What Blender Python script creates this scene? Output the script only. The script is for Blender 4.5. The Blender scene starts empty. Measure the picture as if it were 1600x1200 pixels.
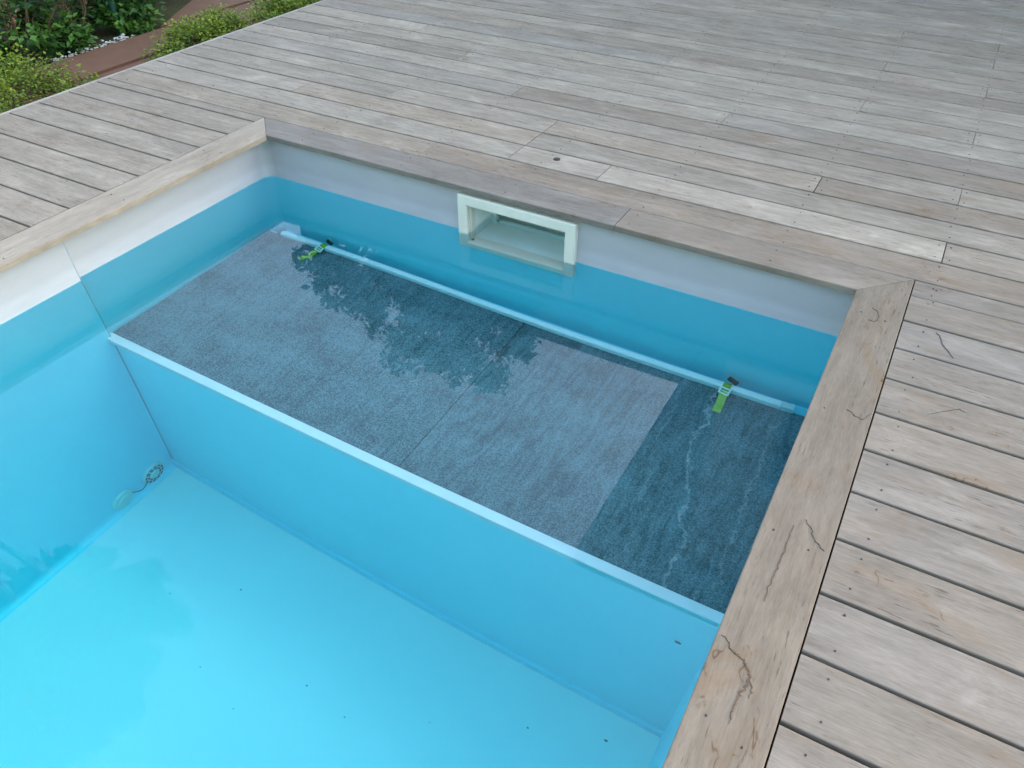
import bpy, bmesh, math, random
from mathutils import Vector, Matrix, Quaternion
from mathutils.noise import noise as pnoise
random.seed(7)
scn = bpy.context.scene
COL = scn.collection

# ------------------------------------------------------------------ camera
cam_d = bpy.data.cameras.new('camera')
cam = bpy.data.objects.new('camera', cam_d)
COL.objects.link(cam)
rv = Vector((0.85754314, 0.22032097, 0.47920975))
cam.matrix_world = Matrix.Translation((2.38181608, -2.21677829, 1.26838183)) @ Quaternion(rv.normalized(), rv.length).to_matrix().to_4x4()
cam_d.sensor_fit = 'HORIZONTAL'
cam_d.sensor_width = 36.0
cam_d.lens = 1226.543 / 1600 * 36
cam_d.clip_start = 0.02
cam_d.clip_end = 2000
scn.camera = cam

# ------------------------------------------------------------------ light
SUN_AZ, SUN_EL = math.radians(36), math.radians(30)     # low behind the house: everything in view lies in its open shade
SUN_DIR = Vector((math.sin(SUN_AZ) * math.cos(SUN_EL), math.cos(SUN_AZ) * math.cos(SUN_EL), math.sin(SUN_EL)))
w = bpy.data.worlds.new('World'); scn.world = w; w.use_nodes = True
nt = w.node_tree; nt.nodes.clear()
wo = nt.nodes.new('ShaderNodeOutputWorld'); bg = nt.nodes.new('ShaderNodeBackground')
sk = nt.nodes.new('ShaderNodeTexSky'); sk.sky_type = 'NISHITA'; sk.sun_disc = False
sk.sun_elevation = math.asin(SUN_DIR.z); sk.sun_rotation = math.atan2(SUN_DIR.x, SUN_DIR.y)
sk.air_density = 1.5; sk.dust_density = 4.0; sk.ozone_density = 1.0
bg.inputs['Strength'].default_value = 0.15
nt.links.new(sk.outputs[0], bg.inputs[0]); nt.links.new(bg.outputs[0], wo.inputs[0])
sd = bpy.data.lights.new('sun', 'SUN'); sd.energy = 2.5; sd.angle = math.radians(3); sd.color = (1.0, 0.95, 0.88)
sun = bpy.data.objects.new('sun', sd); COL.objects.link(sun)
sun.rotation_euler = SUN_DIR.to_track_quat('Z', 'Y').to_euler()
sun.location = (8, 12, 9)

vs = scn.view_settings
vs.view_transform = 'Standard'; vs.look = 'None'; vs.gamma = 1.0; vs.use_curve_mapping = False
vs.exposure = 2.65
cy = scn.cycles
cy.max_bounces = 9; cy.diffuse_bounces = 4; cy.glossy_bounces = 4; cy.transmission_bounces = 8; cy.volume_bounces = 0
cy.caustics_refractive = True; cy.caustics_reflective = True
cy.sample_clamp_indirect = 8.0; cy.blur_glossy = 0.3
cy.use_denoising = True
try:
    cy.denoiser = 'OPENIMAGEDENOISE'; cy.denoising_input_passes = 'RGB_ALBEDO_NORMAL'
except Exception:
    pass

# ------------------------------------------------------------------ constants (metres; deck top is z = 0)
W = 2.3156            # pool opening between the two coping boards
CW = 0.142            # coping width
TH = 0.021            # board thickness
WL = -0.195           # water level
SHELF = -0.69
FLOOR = -1.80
YFAR = 0.027          # far wall plane
XL = -0.058           # left wall plane
YNEAR = -5.0
GROUND = -0.13

# ------------------------------------------------------------------ helpers
def link(o, parent=None):
    COL.objects.link(o)
    if parent is not None:
        o.parent = parent
    return o

def mesh_obj(name, verts, faces, mat, parent=None, smooth=False, loc=None, rotz=0.0):
    m = bpy.data.meshes.new(name)
    m.from_pydata([tuple(v) for v in verts], [], faces)
    m.update()
    bm = bmesh.new(); bm.from_mesh(m); bmesh.ops.recalc_face_normals(bm, faces=bm.faces); bm.to_mesh(m); bm.free()
    if mat: m.materials.append(mat)
    if smooth:
        m.polygons.foreach_set('use_smooth', [True] * len(m.polygons))
    o = bpy.data.objects.new(name, m)
    if loc is not None: o.location = loc
    o.rotation_euler = (0, 0, rotz)
    return link(o, parent)

def bm_obj(name, bm, mat, parent=None, smooth=False, loc=None, rot=None, recalc=True):
    m = bpy.data.meshes.new(name)
    if recalc: bmesh.ops.recalc_face_normals(bm, faces=bm.faces)
    bm.to_mesh(m); bm.free()
    if mat: m.materials.append(mat)
    if smooth:
        m.polygons.foreach_set('use_smooth', [True] * len(m.polygons))
    o = bpy.data.objects.new(name, m)
    if loc is not None: o.location = loc
    if rot is not None: o.rotation_euler = rot
    return link(o, parent)

def empty(name, loc=(0, 0, 0), rotz=0):
    o = bpy.data.objects.new(name, None); o.location = loc; o.rotation_euler = (0, 0, rotz)
    o.empty_display_size = 0.1
    return link(o)

def tag(o, label=None, cat=None, group=None, kind=None):
    if label: o['label'] = label
    if cat: o['category'] = cat
    if group: o['group'] = group
    if kind: o['kind'] = kind
    return o

def add_box(bm, x0, x1, y0, y1, z0, z1, bevel=0.0):
    r = bmesh.ops.create_cube(bm, size=1.0)
    vs_ = r['verts']
    for v in vs_:
        v.co = Vector(((x0 + x1) / 2 + v.co.x * (x1 - x0), (y0 + y1) / 2 + v.co.y * (y1 - y0), (z0 + z1) / 2 + v.co.z * (z1 - z0)))
    if bevel > 0:
        es = list({e for v in vs_ for e in v.link_edges})
        bmesh.ops.bevel(bm, geom=es, offset=bevel, segments=2, affect='EDGES', profile=0.5)

def box_obj(name, x0, x1, y0, y1, z0, z1, mat, parent=None, bevel=0.0):
    bm = bmesh.new(); add_box(bm, x0, x1, y0, y1, z0, z1, bevel)
    return bm_obj(name, bm, mat, parent)

def add_tube(bm, pts, radii, seg=8, cap=True):
    rings = []
    n = len(pts)
    for i, p in enumerate(pts):
        p = Vector(p)
        t = (Vector(pts[min(i + 1, n - 1)]) - Vector(pts[max(i - 1, 0)]))
        if t.length < 1e-9: t = Vector((0, 0, 1))
        t.normalize()
        up = Vector((0, 0, 1)) if abs(t.z) < 0.92 else Vector((1, 0, 0))
        a = t.cross(up).normalized(); b = t.cross(a).normalized()
        r = radii[i] if isinstance(radii, (list, tuple)) else radii
        rings.append([bm.verts.new(p + a * (r * math.cos(2 * math.pi * k / seg)) + b * (r * math.sin(2 * math.pi * k / seg))) for k in range(seg)])
    for i in range(n - 1):
        for k in range(seg):
            bm.faces.new((rings[i][k], rings[i][(k + 1) % seg], rings[i + 1][(k + 1) % seg], rings[i + 1][k]))
    if cap:
        bm.faces.new(rings[0][::-1]); bm.faces.new(rings[-1])

def prism(outer, z0, z1):
    """verts, faces of a vertical prism over a simple polygon"""
    n = len(outer)
    v = [(x, y, z0) for x, y in outer] + [(x, y, z1) for x, y in outer]
    f = [tuple(range(n))[::-1], tuple(range(n, 2 * n))] + [(i, (i + 1) % n, n + (i + 1) % n, n + i) for i in range(n)]
    return v, f

# ------------------------------------------------------------------ materials
class NB:
    def __init__(s, name):
        s.m = bpy.data.materials.new(name); s.m.use_nodes = True
        s.t = s.m.node_tree; s.t.nodes.clear()
        s.out = s.t.nodes.new('ShaderNodeOutputMaterial')
    def n(s, typ, **kw):
        nd = s.t.nodes.new(typ)
        for k, v in kw.items():
            setattr(nd, k, v)
        return nd
    def l(s, a, b): s.t.links.new(a, b)
    def setin(s, nd, key, v):
        if hasattr(v, 'is_linked') or isinstance(v, bpy.types.NodeSocket): s.l(v, nd.inputs[key])
        else: nd.inputs[key].default_value = v
    def math(s, op, a, b=None, c=None, clamp=False):
        nd = s.n('ShaderNodeMath', operation=op); nd.use_clamp = clamp
        s.setin(nd, 0, a)
        if b is not None: s.setin(nd, 1, b)
        if c is not None: s.setin(nd, 2, c)
        return nd.outputs[0]
    def vmath(s, op, a, b=None):
        nd = s.n('ShaderNodeVectorMath', operation=op); s.setin(nd, 0, a)
        if b is not None: s.setin(nd, 1, b)
        return nd.outputs[0]
    def noise(s, vec, scale=5, detail=4, rough=0.55, dist=0.0):
        nd = s.n('ShaderNodeTexNoise'); s.l(vec, nd.inputs['Vector'])
        nd.inputs['Scale'].default_value = scale; nd.inputs['Detail'].default_value = detail
        nd.inputs['Roughness'].default_value = rough; nd.inputs['Distortion'].default_value = dist
        return nd.outputs['Fac']
    def map(s, v, a, b, lo=0.0, hi=1.0, smooth=False):
        nd = s.n('ShaderNodeMapRange'); nd.clamp = True
        if smooth: nd.interpolation_type = 'SMOOTHSTEP'
        s.setin(nd, 0, v); nd.inputs[1].default_value = a; nd.inputs[2].default_value = b
        nd.inputs[3].default_value = lo; nd.inputs[4].default_value = hi
        return nd.outputs[0]
    def mix(s, fac, a, b, mode='MIX'):
        nd = s.n('ShaderNodeMix', data_type='RGBA', blend_type=mode)
        nd.clamp_factor = True
        s.setin(nd, 0, fac)
        for i, v in ((6, a), (7, b)):
            if isinstance(v, bpy.types.NodeSocket): s.l(v, nd.inputs[i])
            else: nd.inputs[i].default_value = (*v, 1.0) if len(v) == 3 else v
        return nd.outputs[2]
    def scalevec(s, vec, sc):
        nd = s.n('ShaderNodeMapping'); s.l(vec, nd.inputs['Vector']); nd.inputs['Scale'].default_value = sc
        return nd.outputs[0]
    def bsdf(s, color, rough=0.6, bump=None, bstr=0.3, bdist=0.002, spec=0.5, **kw):
        p = s.n('ShaderNodeBsdfPrincipled')
        if isinstance(color, bpy.types.NodeSocket): s.l(color, p.inputs['Base Color'])
        else: p.inputs['Base Color'].default_value = (*color, 1)
        s.setin(p, 'Roughness', rough)
        p.inputs['Specular IOR Level'].default_value = spec
        for k, v in kw.items(): p.inputs[k].default_value = v
        if bump is not None:
            b = s.n('ShaderNodeBump'); b.inputs['Strength'].default_value = bstr; b.inputs['Distance'].default_value = bdist
            s.l(bump, b.inputs['Height']); s.l(b.outputs[0], p.inputs['Normal'])
        s.l(p.outputs[0], s.out.inputs['Surface'])
        return s.m

def mat_wood(name, lo=(0.168, 0.134, 0.101), hi=(0.362, 0.296, 0.228), stain=0.3, ridges=0.0):
    b = NB(name)
    tc = b.n('ShaderNodeTexCoord'); oi = b.n('ShaderNodeObjectInfo')
    off = b.n('ShaderNodeCombineXYZ')
    for i, k in enumerate((61.0, 37.0, 19.0)):
        b.l(b.math('MULTIPLY', oi.outputs['Random'], k), off.inputs[i])
    v = b.vmath('ADD', tc.outputs['Object'], off.outputs[0])
    streak = b.noise(b.scalevec(v, (4.5, 46, 46)), 1.0, 4, 0.65, 0.5)
    fine = b.noise(b.scalevec(v, (34, 330, 330)), 1.0, 2, 0.65)
    blotch = b.noise(b.scalevec(v, (4.5, 11, 11)), 1.0, 5, 0.68, 0.5)
    f = b.math('ADD', b.math('MULTIPLY', streak, 0.42), b.math('ADD', b.math('MULTIPLY', fine, 0.32), b.math('MULTIPLY', blotch, 0.48)))
    c = b.mix(b.map(f, 0.42, 0.80), lo, hi)
    # bleached pale patches
    c = b.mix(b.map(blotch, 0.56, 0.72, 0, 0.35, True), c, tuple(x * 1.15 for x in hi))
    # tannin clouds, brown
    tn = b.noise(b.scalevec(v, (3.0, 7.0, 7.0)), 1.0, 5, 0.65, 1.2)
    c = b.mix(b.map(tn, 0.50, 0.74, 0, stain, True), c, (0.215, 0.148, 0.095))
    # meandering tide lines left by puddles, with a brown fringe
    cn = b.noise(b.scalevec(v, (3.0, 6.5, 6.5)), 1.0, 4, 0.58, 0.5)
    dist = b.math('ABSOLUTE', b.math('SUBTRACT', cn, 0.525))
    lm = b.map(tn, 0.535, 0.645, 0, min(0.9, stain * 1.5), True)
    c = b.mix(b.math('MULTIPLY', b.map(dist, 0.0, 0.05, 0.30, 0, True), lm), c, (0.19, 0.125, 0.075))
    c = b.mix(b.math('MULTIPLY', b.map(dist, 0.0, 0.0065, 0.8, 0, True), lm), c, (0.070, 0.046, 0.032))
    # short dark checks along the grain
    ck = b.map(b.noise(b.scalevec(v, (16, 170, 170)), 1.0, 3, 0.65), 0.59, 0.68, 0, 0.72, True)
    ckf = b.math('MULTIPLY', ck, b.map(cn, 0.44, 0.60))
    c = b.mix(ckf, c, (0.065, 0.048, 0.038))
    c = b.mix(1.0, c, oi.outputs['Color'], 'MULTIPLY')
    h = b.math('ADD', b.math('MULTIPLY', fine, 0.6), b.math('MULTIPLY', streak, 0.7))
    if ridges > 0:
        wv = b.n('ShaderNodeTexWave', wave_type='BANDS', bands_direction='Y')
        b.l(v, wv.inputs['Vector']); wv.inputs['Scale'].default_value = 38; wv.inputs['Distortion'].default_value = 3.0
        wv.inputs['Detail'].default_value = 2; wv.inputs['Detail Scale'].default_value = 0.6
        h = b.math('ADD', h, b.math('MULTIPLY', wv.outputs['Fac'], ridges))
        c = b.mix(b.math('MULTIPLY', b.map(wv.outputs['Fac'], 0.0, 0.5, 1, 0), 0.30 * ridges), c, tuple(x * 0.7 for x in lo))
    return b.bsdf(c, 0.8, h, 0.5, 0.0016, spec=0.16)

M = {}
M['wood'] = mat_wood('weathered_wood')
M['wood_warm'] = mat_wood('weathered_wood_stained', (0.148, 0.121, 0.096), (0.290, 0.246, 0.202), 0.55)
M['coping'] = mat_wood('coping_wood', (0.155, 0.126, 0.100), (0.275, 0.232, 0.190), 0.6, 0.15)
M['coping_pale'] = mat_wood('coping_wood_pale', (0.235, 0.200, 0.165), (0.385, 0.340, 0.290), 0.25, 0.5)
M['coping_far'] = mat_wood('coping_wood_far', (0.150, 0.125, 0.102), (0.275, 0.237, 0.200), 0.45, 0.45)

def plain(name, col, rough=0.5, var=0.12, scale=12, spec=0.5, bump=0.0, **kw):
    b = NB(name); tc = b.n('ShaderNodeTexCoord')
    n = b.noise(tc.outputs['Object'], scale, 5, 0.6)
    c = b.mix(b.map(n, 0.3, 0.7), tuple(x * (1 - var) for x in col), tuple(min(1, x * (1 + var)) for x in col))
    return b.bsdf(c, rough, n if bump else None, bump, 0.003, spec=spec, **kw)

M['joist'] = plain('joist_wood', (0.085, 0.038, 0.030), 0.85)
M['screw'] = plain('screw_steel', (0.035, 0.03, 0.028), 0.6, 0.3, 60)
M['dark'] = plain('dark_plastic', (0.02, 0.02, 0.02), 0.5)

def mat_liner(name, LINER_A, LINER_B):
    b = NB(name)
    g = b.n('ShaderNodeNewGeometry'); sp = b.n('ShaderNodeSeparateXYZ'); b.l(g.outputs['Position'], sp.inputs[0])
    n1 = b.noise(g.outputs['Position'], 2.2, 4, 0.6)
    n2 = b.noise(b.scalevec(g.outputs['Position'], (3.0, 3.0, 10.0)), 2.0, 4, 0.6)
    # blue polypropylene, bleached chalky white where it stands above the water
    z = b.math('ADD', sp.outputs['Z'], b.math('MULTIPLY', b.math('SUBTRACT', n2, 0.5), 0.004))
    above = b.map(z, WL - 0.003, WL + 0.003)
    blue = b.mix(b.map(n1, 0.3, 0.7), LINER_A, LINER_B)
    chalk = b.mix(b.map(n2, 0.3, 0.7), CHALK_A, CHALK_B)
    # shade of the coping overhang, painted into the upper part of the bleached band
    overhang_shade = b.math('MULTIPLY', b.map(b.math('ADD', z, b.math('MULTIPLY', b.math('SUBTRACT', n1, 0.5), 0.03)), WL + 0.035, WL + 0.07, 0, 1, True), 0.5)
    chalk = b.mix(overhang_shade, chalk, SHADE_TONE)
    c = b.mix(above, blue, chalk)
    return b.bsdf(c, 0.42, n1, 0.05, 0.004, spec=0.4)
CHALK_A = (0.45, 0.45, 0.465); CHALK_B = (0.51, 0.51, 0.525); SHADE_TONE = (0.375, 0.365, 0.365)
M['liner'] = mat_liner('pool_liner', (0.185, 0.765, 0.885), (0.21, 0.79, 0.905))
M['liner_floor'] = mat_liner('pool_floor_liner', (0.66, 0.87, 0.875), (0.69, 0.89, 0.895))
M['nosing'] = plain('white_nosing', (0.62, 0.70, 0.73), 0.4, 0.04)
M['skim'] = plain('aged_white_plastic', (0.72, 0.70, 0.58), 0.35, 0.05, 9)
M['skim_in'] = plain('skimmer_inside', (0.86, 0.93, 0.87), 0.45, 0.04, 7)
M['pvc'] = plain('pvc_white', (0.80, 0.86, 0.86), 0.35, 0.04)
M['pvc_cap'] = plain('pvc_cap', (0.55, 0.68, 0.70), 0.35, 0.04)
M['fit'] = plain('fitting_plastic', (0.46, 0.76, 0.72), 0.4, 0.05)
M['slot'] = plain('slot_dark', (0.06, 0.14, 0.16), 0.6)
M['strap'] = plain('green_webbing', (0.20, 0.40, 0.02), 0.6, 0.25, 90, bump=0.3)
M['strap_pale'] = plain('green_webbing_faded', (0.33, 0.48, 0.08), 0.6, 0.2, 90, bump=0.3)
M['buckle'] = plain('buckle_white', (0.75, 0.85, 0.80), 0.35, 0.04)

def mat_stone(name, vein):
    b = NB(name); tc = b.n('ShaderNodeTexCoord'); v = tc.outputs['Object']
    sp = b.noise(v, 215, 3, 0.7)
    cl = b.noise(b.scalevec(v, (1, 1.6, 1)), 5, 6, 0.65, 0.4)
    rot = b.n('ShaderNodeMapping'); b.l(v, rot.inputs['Vector']); rot.inputs['Rotation'].default_value = (0, 0, math.radians(-24)); rot.inputs['Scale'].default_value = (26, 4.0, 14)
    wv = b.noise(rot.outputs[0], 1.0, 6, 0.68, 1.6)
    ws, wc, ww = (0.50, 0.20, 0.28) if vein else (0.62, 0.20, 0.18)
    f = b.math('ADD', b.math('MULTIPLY', sp, ws), b.math('ADD', b.math('MULTIPLY', cl, wc), b.math('MULTIPLY', wv, ww)))
    c = b.mix(b.map(f, 0.41, 0.60), (0.036, 0.066, 0.076) if vein else (0.028, 0.056, 0.067), (0.165, 0.270, 0.305))
    fl = b.map(b.noise(v, 280, 1, 0.5), 0.66, 0.74, 0, 0.25 if vein else 0.55)
    c = b.mix(fl, c, (0.40, 0.47, 0.49))
    if vein:
        sx = b.n('ShaderNodeSeparateXYZ'); b.l(v, sx.inputs[0])
        nv = b.noise(b.scalevec(v, (2.2, 2.2, 2.2)), 1.6, 8, 0.74, 0.3)
        for (x0, slope, wdt, amp) in ((2.05, -0.16, 0.0065, 0.5), (2.225, 0.02, 0.005, 0.28), (1.93, -0.13, 0.004, 0.2), (1.62, -0.10, 0.004, 0.12)):
            # wandering calcite veins running along y
            d = b.math('SUBTRACT', b.math('SUBTRACT', sx.outputs['X'], b.math('MULTIPLY', b.math('ADD', sx.outputs['Y'], 0.45), slope)), x0)
            d = b.math('ADD', d, b.math('MULTIPLY', b.math('SUBTRACT', nv, 0.5), 0.22))
            q = b.map(b.math('ABSOLUTE', d), wdt * 0.25, wdt * 1.3, amp, 0, True)
            q = b.math('MULTIPLY', q, b.map(b.noise(v, 26, 4, 0.7), 0.36, 0.6))
            c = b.mix(q, c, (0.52, 0.55, 0.55))
    return b.bsdf(c, 0.7, f, 0.5, 0.003, spec=0.3)
M['stone'] = mat_stone('slate_granular', False)
M['stone_vein'] = mat_stone('slate_veined', True)

def mat_water():
    b = NB('pool_water')
    gl = b.n('ShaderNodeBsdfGlass'); gl.inputs['IOR'].default_value = 1.333; gl.inputs['Roughness'].default_value = 0.0
    gl.inputs['Color'].default_value = (1, 1, 1, 1)
    tc = b.n('ShaderNodeTexCoord')
    n = b.noise(tc.outputs['Object'], 1.4, 2, 0.5)
    bp = b.n('ShaderNodeBump'); bp.inputs['Strength'].default_value = 0.018; bp.inputs['Distance'].default_value = 0.01
    b.l(n, bp.inputs['Height']); b.l(bp.outputs[0], gl.inputs['Normal'])
    ab = b.n('ShaderNodeVolumeAbsorption'); ab.inputs['Color'].default_value = (0.0, 0.892, 0.912, 1)
    ab.inputs['Density'].default_value = 0.40
    b.l(gl.outputs[0], b.out.inputs['Surface']); b.l(ab.outputs[0], b.out.inputs['Volume'])
    return b.m
M['water'] = mat_water()

def mat_leaf(name, cols, rough=0.45, trans=0.35):
    b = NB(name); at = b.n('ShaderNodeAttribute', attribute_name='tone')
    rp = b.n('ShaderNodeValToRGB'); b.l(at.outputs['Fac'], rp.inputs[0])
    el = rp.color_ramp.elements
    el[0].position = 0; el[0].color = (*cols[0], 1); el[1].position = 1; el[1].color = (*cols[-1], 1)
    for i, c in enumerate(cols[1:-1]):
        e = el.new((i + 1) / (len(cols) - 1)); e.color = (*c, 1)
    p = b.n('ShaderNodeBsdfPrincipled'); b.l(rp.outputs[0], p.inputs['Base Color']); p.inputs['Roughness'].default_value = rough
    p.inputs['Specular IOR Level'].default_value = 0.35
    tr = b.n('ShaderNodeBsdfTranslucent'); b.l(rp.outputs[0], tr.inputs[0])
    ms = b.n('ShaderNodeMixShader'); ms.inputs[0].default_value = trans
    b.l(p.outputs[0], ms.inputs[1]); b.l(tr.outputs[0], ms.inputs[2]); b.l(ms.outputs[0], b.out.inputs['Surface'])
    return b.m
M['leaf_dark'] = mat_leaf('leaf_dark', [(0.012, 0.035, 0.012), (0.035, 0.10, 0.022), (0.09, 0.21, 0.04), (0.19, 0.33, 0.06)])
M['leaf_mid'] = mat_leaf('leaf_mid', [(0.012, 0.035, 0.010), (0.035, 0.10, 0.015), (0.13, 0.29, 0.035), (0.30, 0.44, 0.07)])
M['leaf_cover'] = mat_leaf('leaf_cover', [(0.03, 0.055, 0.008), (0.09, 0.15, 0.012), (0.20, 0.27, 0.02), (0.42, 0.46, 0.06)])
M['leaf_tree'] = mat_leaf('leaf_tree', [(0.015, 0.04, 0.015), (0.03, 0.08, 0.02), (0.06, 0.13, 0.03)])
M['leaf_dry'] = mat_leaf('leaf_dry', [(0.10, 0.05, 0.025), (0.22, 0.12, 0.06), (0.36, 0.23, 0.13)])
M['bark'] = plain('bark', (0.10, 0.075, 0.055), 0.9, 0.3, 30, bump=0.6)
M['stem'] = plain('stem_brown', (0.12, 0.06, 0.035), 0.8, 0.3, 30)
M['path'] = plain('brown_plank', (0.150, 0.075, 0.043), 0.85, 0.10, 14, spec=0.25, bump=0.3)
M['path_red'] = plain('brown_plank_edge', (0.11, 0.035, 0.025), 0.85, 0.2, 20)
M['petal'] = plain('white_petal', (0.75, 0.75, 0.70), 0.6)
M['pebble'] = plain('white_pebble', (0.50, 0.47, 0.42), 0.8, 0.3, 20)
M['fence'] = plain('green_coated_wire', (0.012, 0.07, 0.045), 0.45)
M['render'] = plain('house_render', (0.52, 0.49, 0.44), 0.9, 0.06, 4, bump=0.2)
M['soffit'] = plain('soffit_boards', (0.68, 0.67, 0.64), 0.8, 0.15, 5)
M['fascia'] = plain('fascia_metal', (0.12, 0.12, 0.125), 0.5)
M['frame'] = plain('window_frame', (0.10, 0.10, 0.105), 0.5)
M['trim'] = mat_wood('edge_trim_wood', (0.25, 0.22, 0.19), (0.40, 0.36, 0.32), 0.1)

def mat_glass_dark():
    b = NB('window_glass')
    return b.bsdf((0.02, 0.025, 0.03), 0.05, spec=0.6)
M['pane'] = mat_glass_dark()

def mat_ground():
    b = NB('garden_soil'); tc = b.n('ShaderNodeTexCoord'); v = tc.outputs['Object']
    a = b.noise(v, 3, 6, 0.65); n = b.noise(v, 60, 4, 0.7)
    far = b.noise(v, 0.25, 4, 0.6)
    c = b.mix(b.map(n, 0.35, 0.65), (0.035, 0.022, 0.014), (0.11, 0.075, 0.05))
    c = b.mix(b.map(a, 0.5, 0.65, 0, 0.8), c, (0.05, 0.08, 0.025))
    c = b.mix(b.map(far, 0.35, 0.65, 0, 0.4), c, (0.07, 0.10, 0.03))
    return b.bsdf(c, 0.95, n, 0.6, 0.01, spec=0.1)
M['ground'] = mat_ground()

# ------------------------------------------------------------------ ground with the pit of the pool
def ring_ground():
    hx0, hx1, hy0, hy1 = -0.12, 2.52, YNEAR - 0.12, 0.42
    B = 400.0
    xs = [-B, -30, -6, hx0, hx1, 8, 30, B]; ys = [-B, -30, -8, hy0, hy1, 4, 12, 30, B]
    verts = []; idx = {}
    for i, x in enumerate(xs):
        for j, y in enumerate(ys):
            idx[i, j] = len(verts); verts.append((x, y, GROUND))
    faces = []
    for i in range(len(xs) - 1):
        for j in range(len(ys) - 1):
            if xs[i] == hx0 and ys[j] == hy0: continue
            faces.append((idx[i, j], idx[i + 1, j], idx[i + 1, j + 1], idx[i, j + 1]))
    o = mesh_obj('ground', verts, faces, M['ground']); o['kind'] = 'structure'
    for p in o.data.polygons:
        pass
    return o
ground = ring_ground()

# ------------------------------------------------------------------ pool shell
def strip_solid(line, z0, z1, t):
    """wall along an open polyline (inner side), thickened by t to its left-hand side; bottom may be offset"""
    n = len(line); L = [Vector(p).to_2d() for p in line]
    outs = []
    for i in range(n):
        a = L[max(i - 1, 0)]; c = L[min(i + 1, n - 1)]
        d = (c - a).normalized(); nrm = Vector((-d.y, d.x))
        k = 1.0
        if 0 < i < n - 1:
            d1 = (L[i] - L[i - 1]).normalized(); nn = Vector((-d1.y, d1.x)); k = 1 / max(0.4, nn.dot(nrm))
        outs.append(L[i] + nrm * t * k)
    v = []; f = []
    for i in range(n):
        v += [(L[i].x, L[i].y, z0), (L[i].x, L[i].y, z1), (outs[i].x, outs[i].y, z1), (outs[i].x, outs[i].y, z0)]
    for i in range(n - 1):
        a = 4 * i; c = a + 4
        for k in range(4):
            f.append((a + k, a + (k + 1) % 4, c + (k + 1) % 4, c + k))
    f.append((0, 1, 2, 3)); e = 4 * (n - 1); f.append((e + 3, e + 2, e + 1, e))
    return v, f

def merge_parts(parts):
    V = []; F = []
    for v, f in parts:
        o = len(V); V += v; F += [tuple(o + i for i in q) for q in f]
    return V, F

ZT = -0.0235   # wall top, just under the coping boards
SX0, SX1, SZ0, SZ1 = 0.940, 1.364, -0.276, -0.066      # skimmer mouth cut in the wall
shell = box_obj('pool_floor', XL - 0.06, W + 0.10, YNEAR - 0.06, YFAR + 0.06, FLOOR - 0.05, FLOOR, M['liner_floor'])
tag(shell, kind='structure')
R_ = 0.045
arc = [(XL + R_ - R_ * math.cos(a), YFAR - R_ + R_ * math.sin(a)) for a in [math.pi / 2 * k / 8 for k in range(9)]]
left_back = [(XL, -1.05)] + arc + [(0.30, YFAR)]
v, f = strip_solid(left_back, FLOOR - 0.002, ZT, 0.03)
o = mesh_obj('corner_wall', v, f, M['liner'], shell)
for p in o.data.polygons: p.use_smooth = False
# far wall round the skimmer mouth
parts = [strip_solid([(0.3003, YFAR), (SX0, YFAR)], FLOOR - 0.002, ZT, 0.03),
         strip_solid([(SX0, YFAR), (SX1, YFAR)], FLOOR - 0.002, SZ0, 0.03),
         strip_solid([(SX0, YFAR), (SX1, YFAR)], SZ1, ZT, 0.03),
         strip_solid([(SX1, YFAR), (W + 0.07, YFAR)], FLOOR - 0.002, ZT, 0.03)]
v, f = merge_parts(parts)
mesh_obj('far_wall', v, f, M['liner'], shell)
# lapped sheet on the left wall, nearer the viewer: it stands 2 cm proud and its end is cut slightly out of plumb
yt, yb = -0.938, -0.853; x0, x1 = -0.036, -0.0575
sv = [(x0, yt, ZT), (x0, yb, FLOOR - 0.002), (x0, YNEAR, FLOOR - 0.002), (x0, YNEAR, ZT),
      (x1, yt, ZT), (x1, yb, FLOOR - 0.002), (x1, YNEAR, FLOOR - 0.002), (x1, YNEAR, ZT)]
sf = [(0, 1, 2, 3), (7, 6, 5, 4), (0, 4, 5, 1), (1, 5, 6, 2), (2, 6, 7, 3), (3, 7, 4, 0)]
o = mesh_obj('lapped_sheet', sv, sf, M['liner'], shell)
bm = bmesh.new()
for (za, zb) in ((ZT - 0.001, FLOOR + 0.001),):
    ya = yt + 0.0003; yb2 = yb + 0.0003; q = []
    for (z, y) in ((za, ya), (zb, yb2)):
        q.append([bm.verts.new((x, y + dy, z)) for x, dy in ((x0 + 0.0007, -0.0008), (x0 + 0.0007, 0.0018), (x1 + 0.004, 0.0018), (x1 + 0.004, 0.0002), (x0 + 0.0002, -0.0008))])
    for k in range(5): bm.faces.new((q[0][k], q[0][(k + 1) % 5], q[1][(k + 1) % 5], q[1][k]))
    bm.faces.new(q[0]); bm.faces.new(q[1])
M['seam'] = plain('grey_shadow_seam', (0.30, 0.38, 0.42), 0.7, 0.15, 25, spec=0.1)  # grey strip: the shadow line of the lap joint put into colour
bm_obj('shadow_seam', bm, M['seam'], shell)
# wall behind the lapped sheet (continues the left wall)
box_obj('side_wall', XL - 0.03, XL + 0.0004, YNEAR, -1.0503, FLOOR - 0.002, ZT, M['liner'], shell)
# right wall, leaning in a little towards the floor
def xr(z): return 2.297 + (z - SHELF) * 0.0815
rv_ = []
for z in (FLOOR - 0.002, ZT):
    for (dx, y) in ((0, YNEAR), (0, YFAR - 0.0006), (0.05, YFAR - 0.0006), (0.05, YNEAR)):
        rv_.append((xr(z) + dx, y, z))
mesh_obj('side_wall', rv_, [(0, 1, 2, 3)[::-1], (4, 5, 6, 7), (0, 1, 5, 4), (1, 2, 6, 5), (2, 3, 7, 6), (3, 0, 4, 7)], M['liner'], shell)
box_obj('near_wall', x1, W + 0.07, YNEAR - 0.03, YNEAR + 0.0004, FLOOR - 0.002, ZT, M['liner'], shell)
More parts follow.
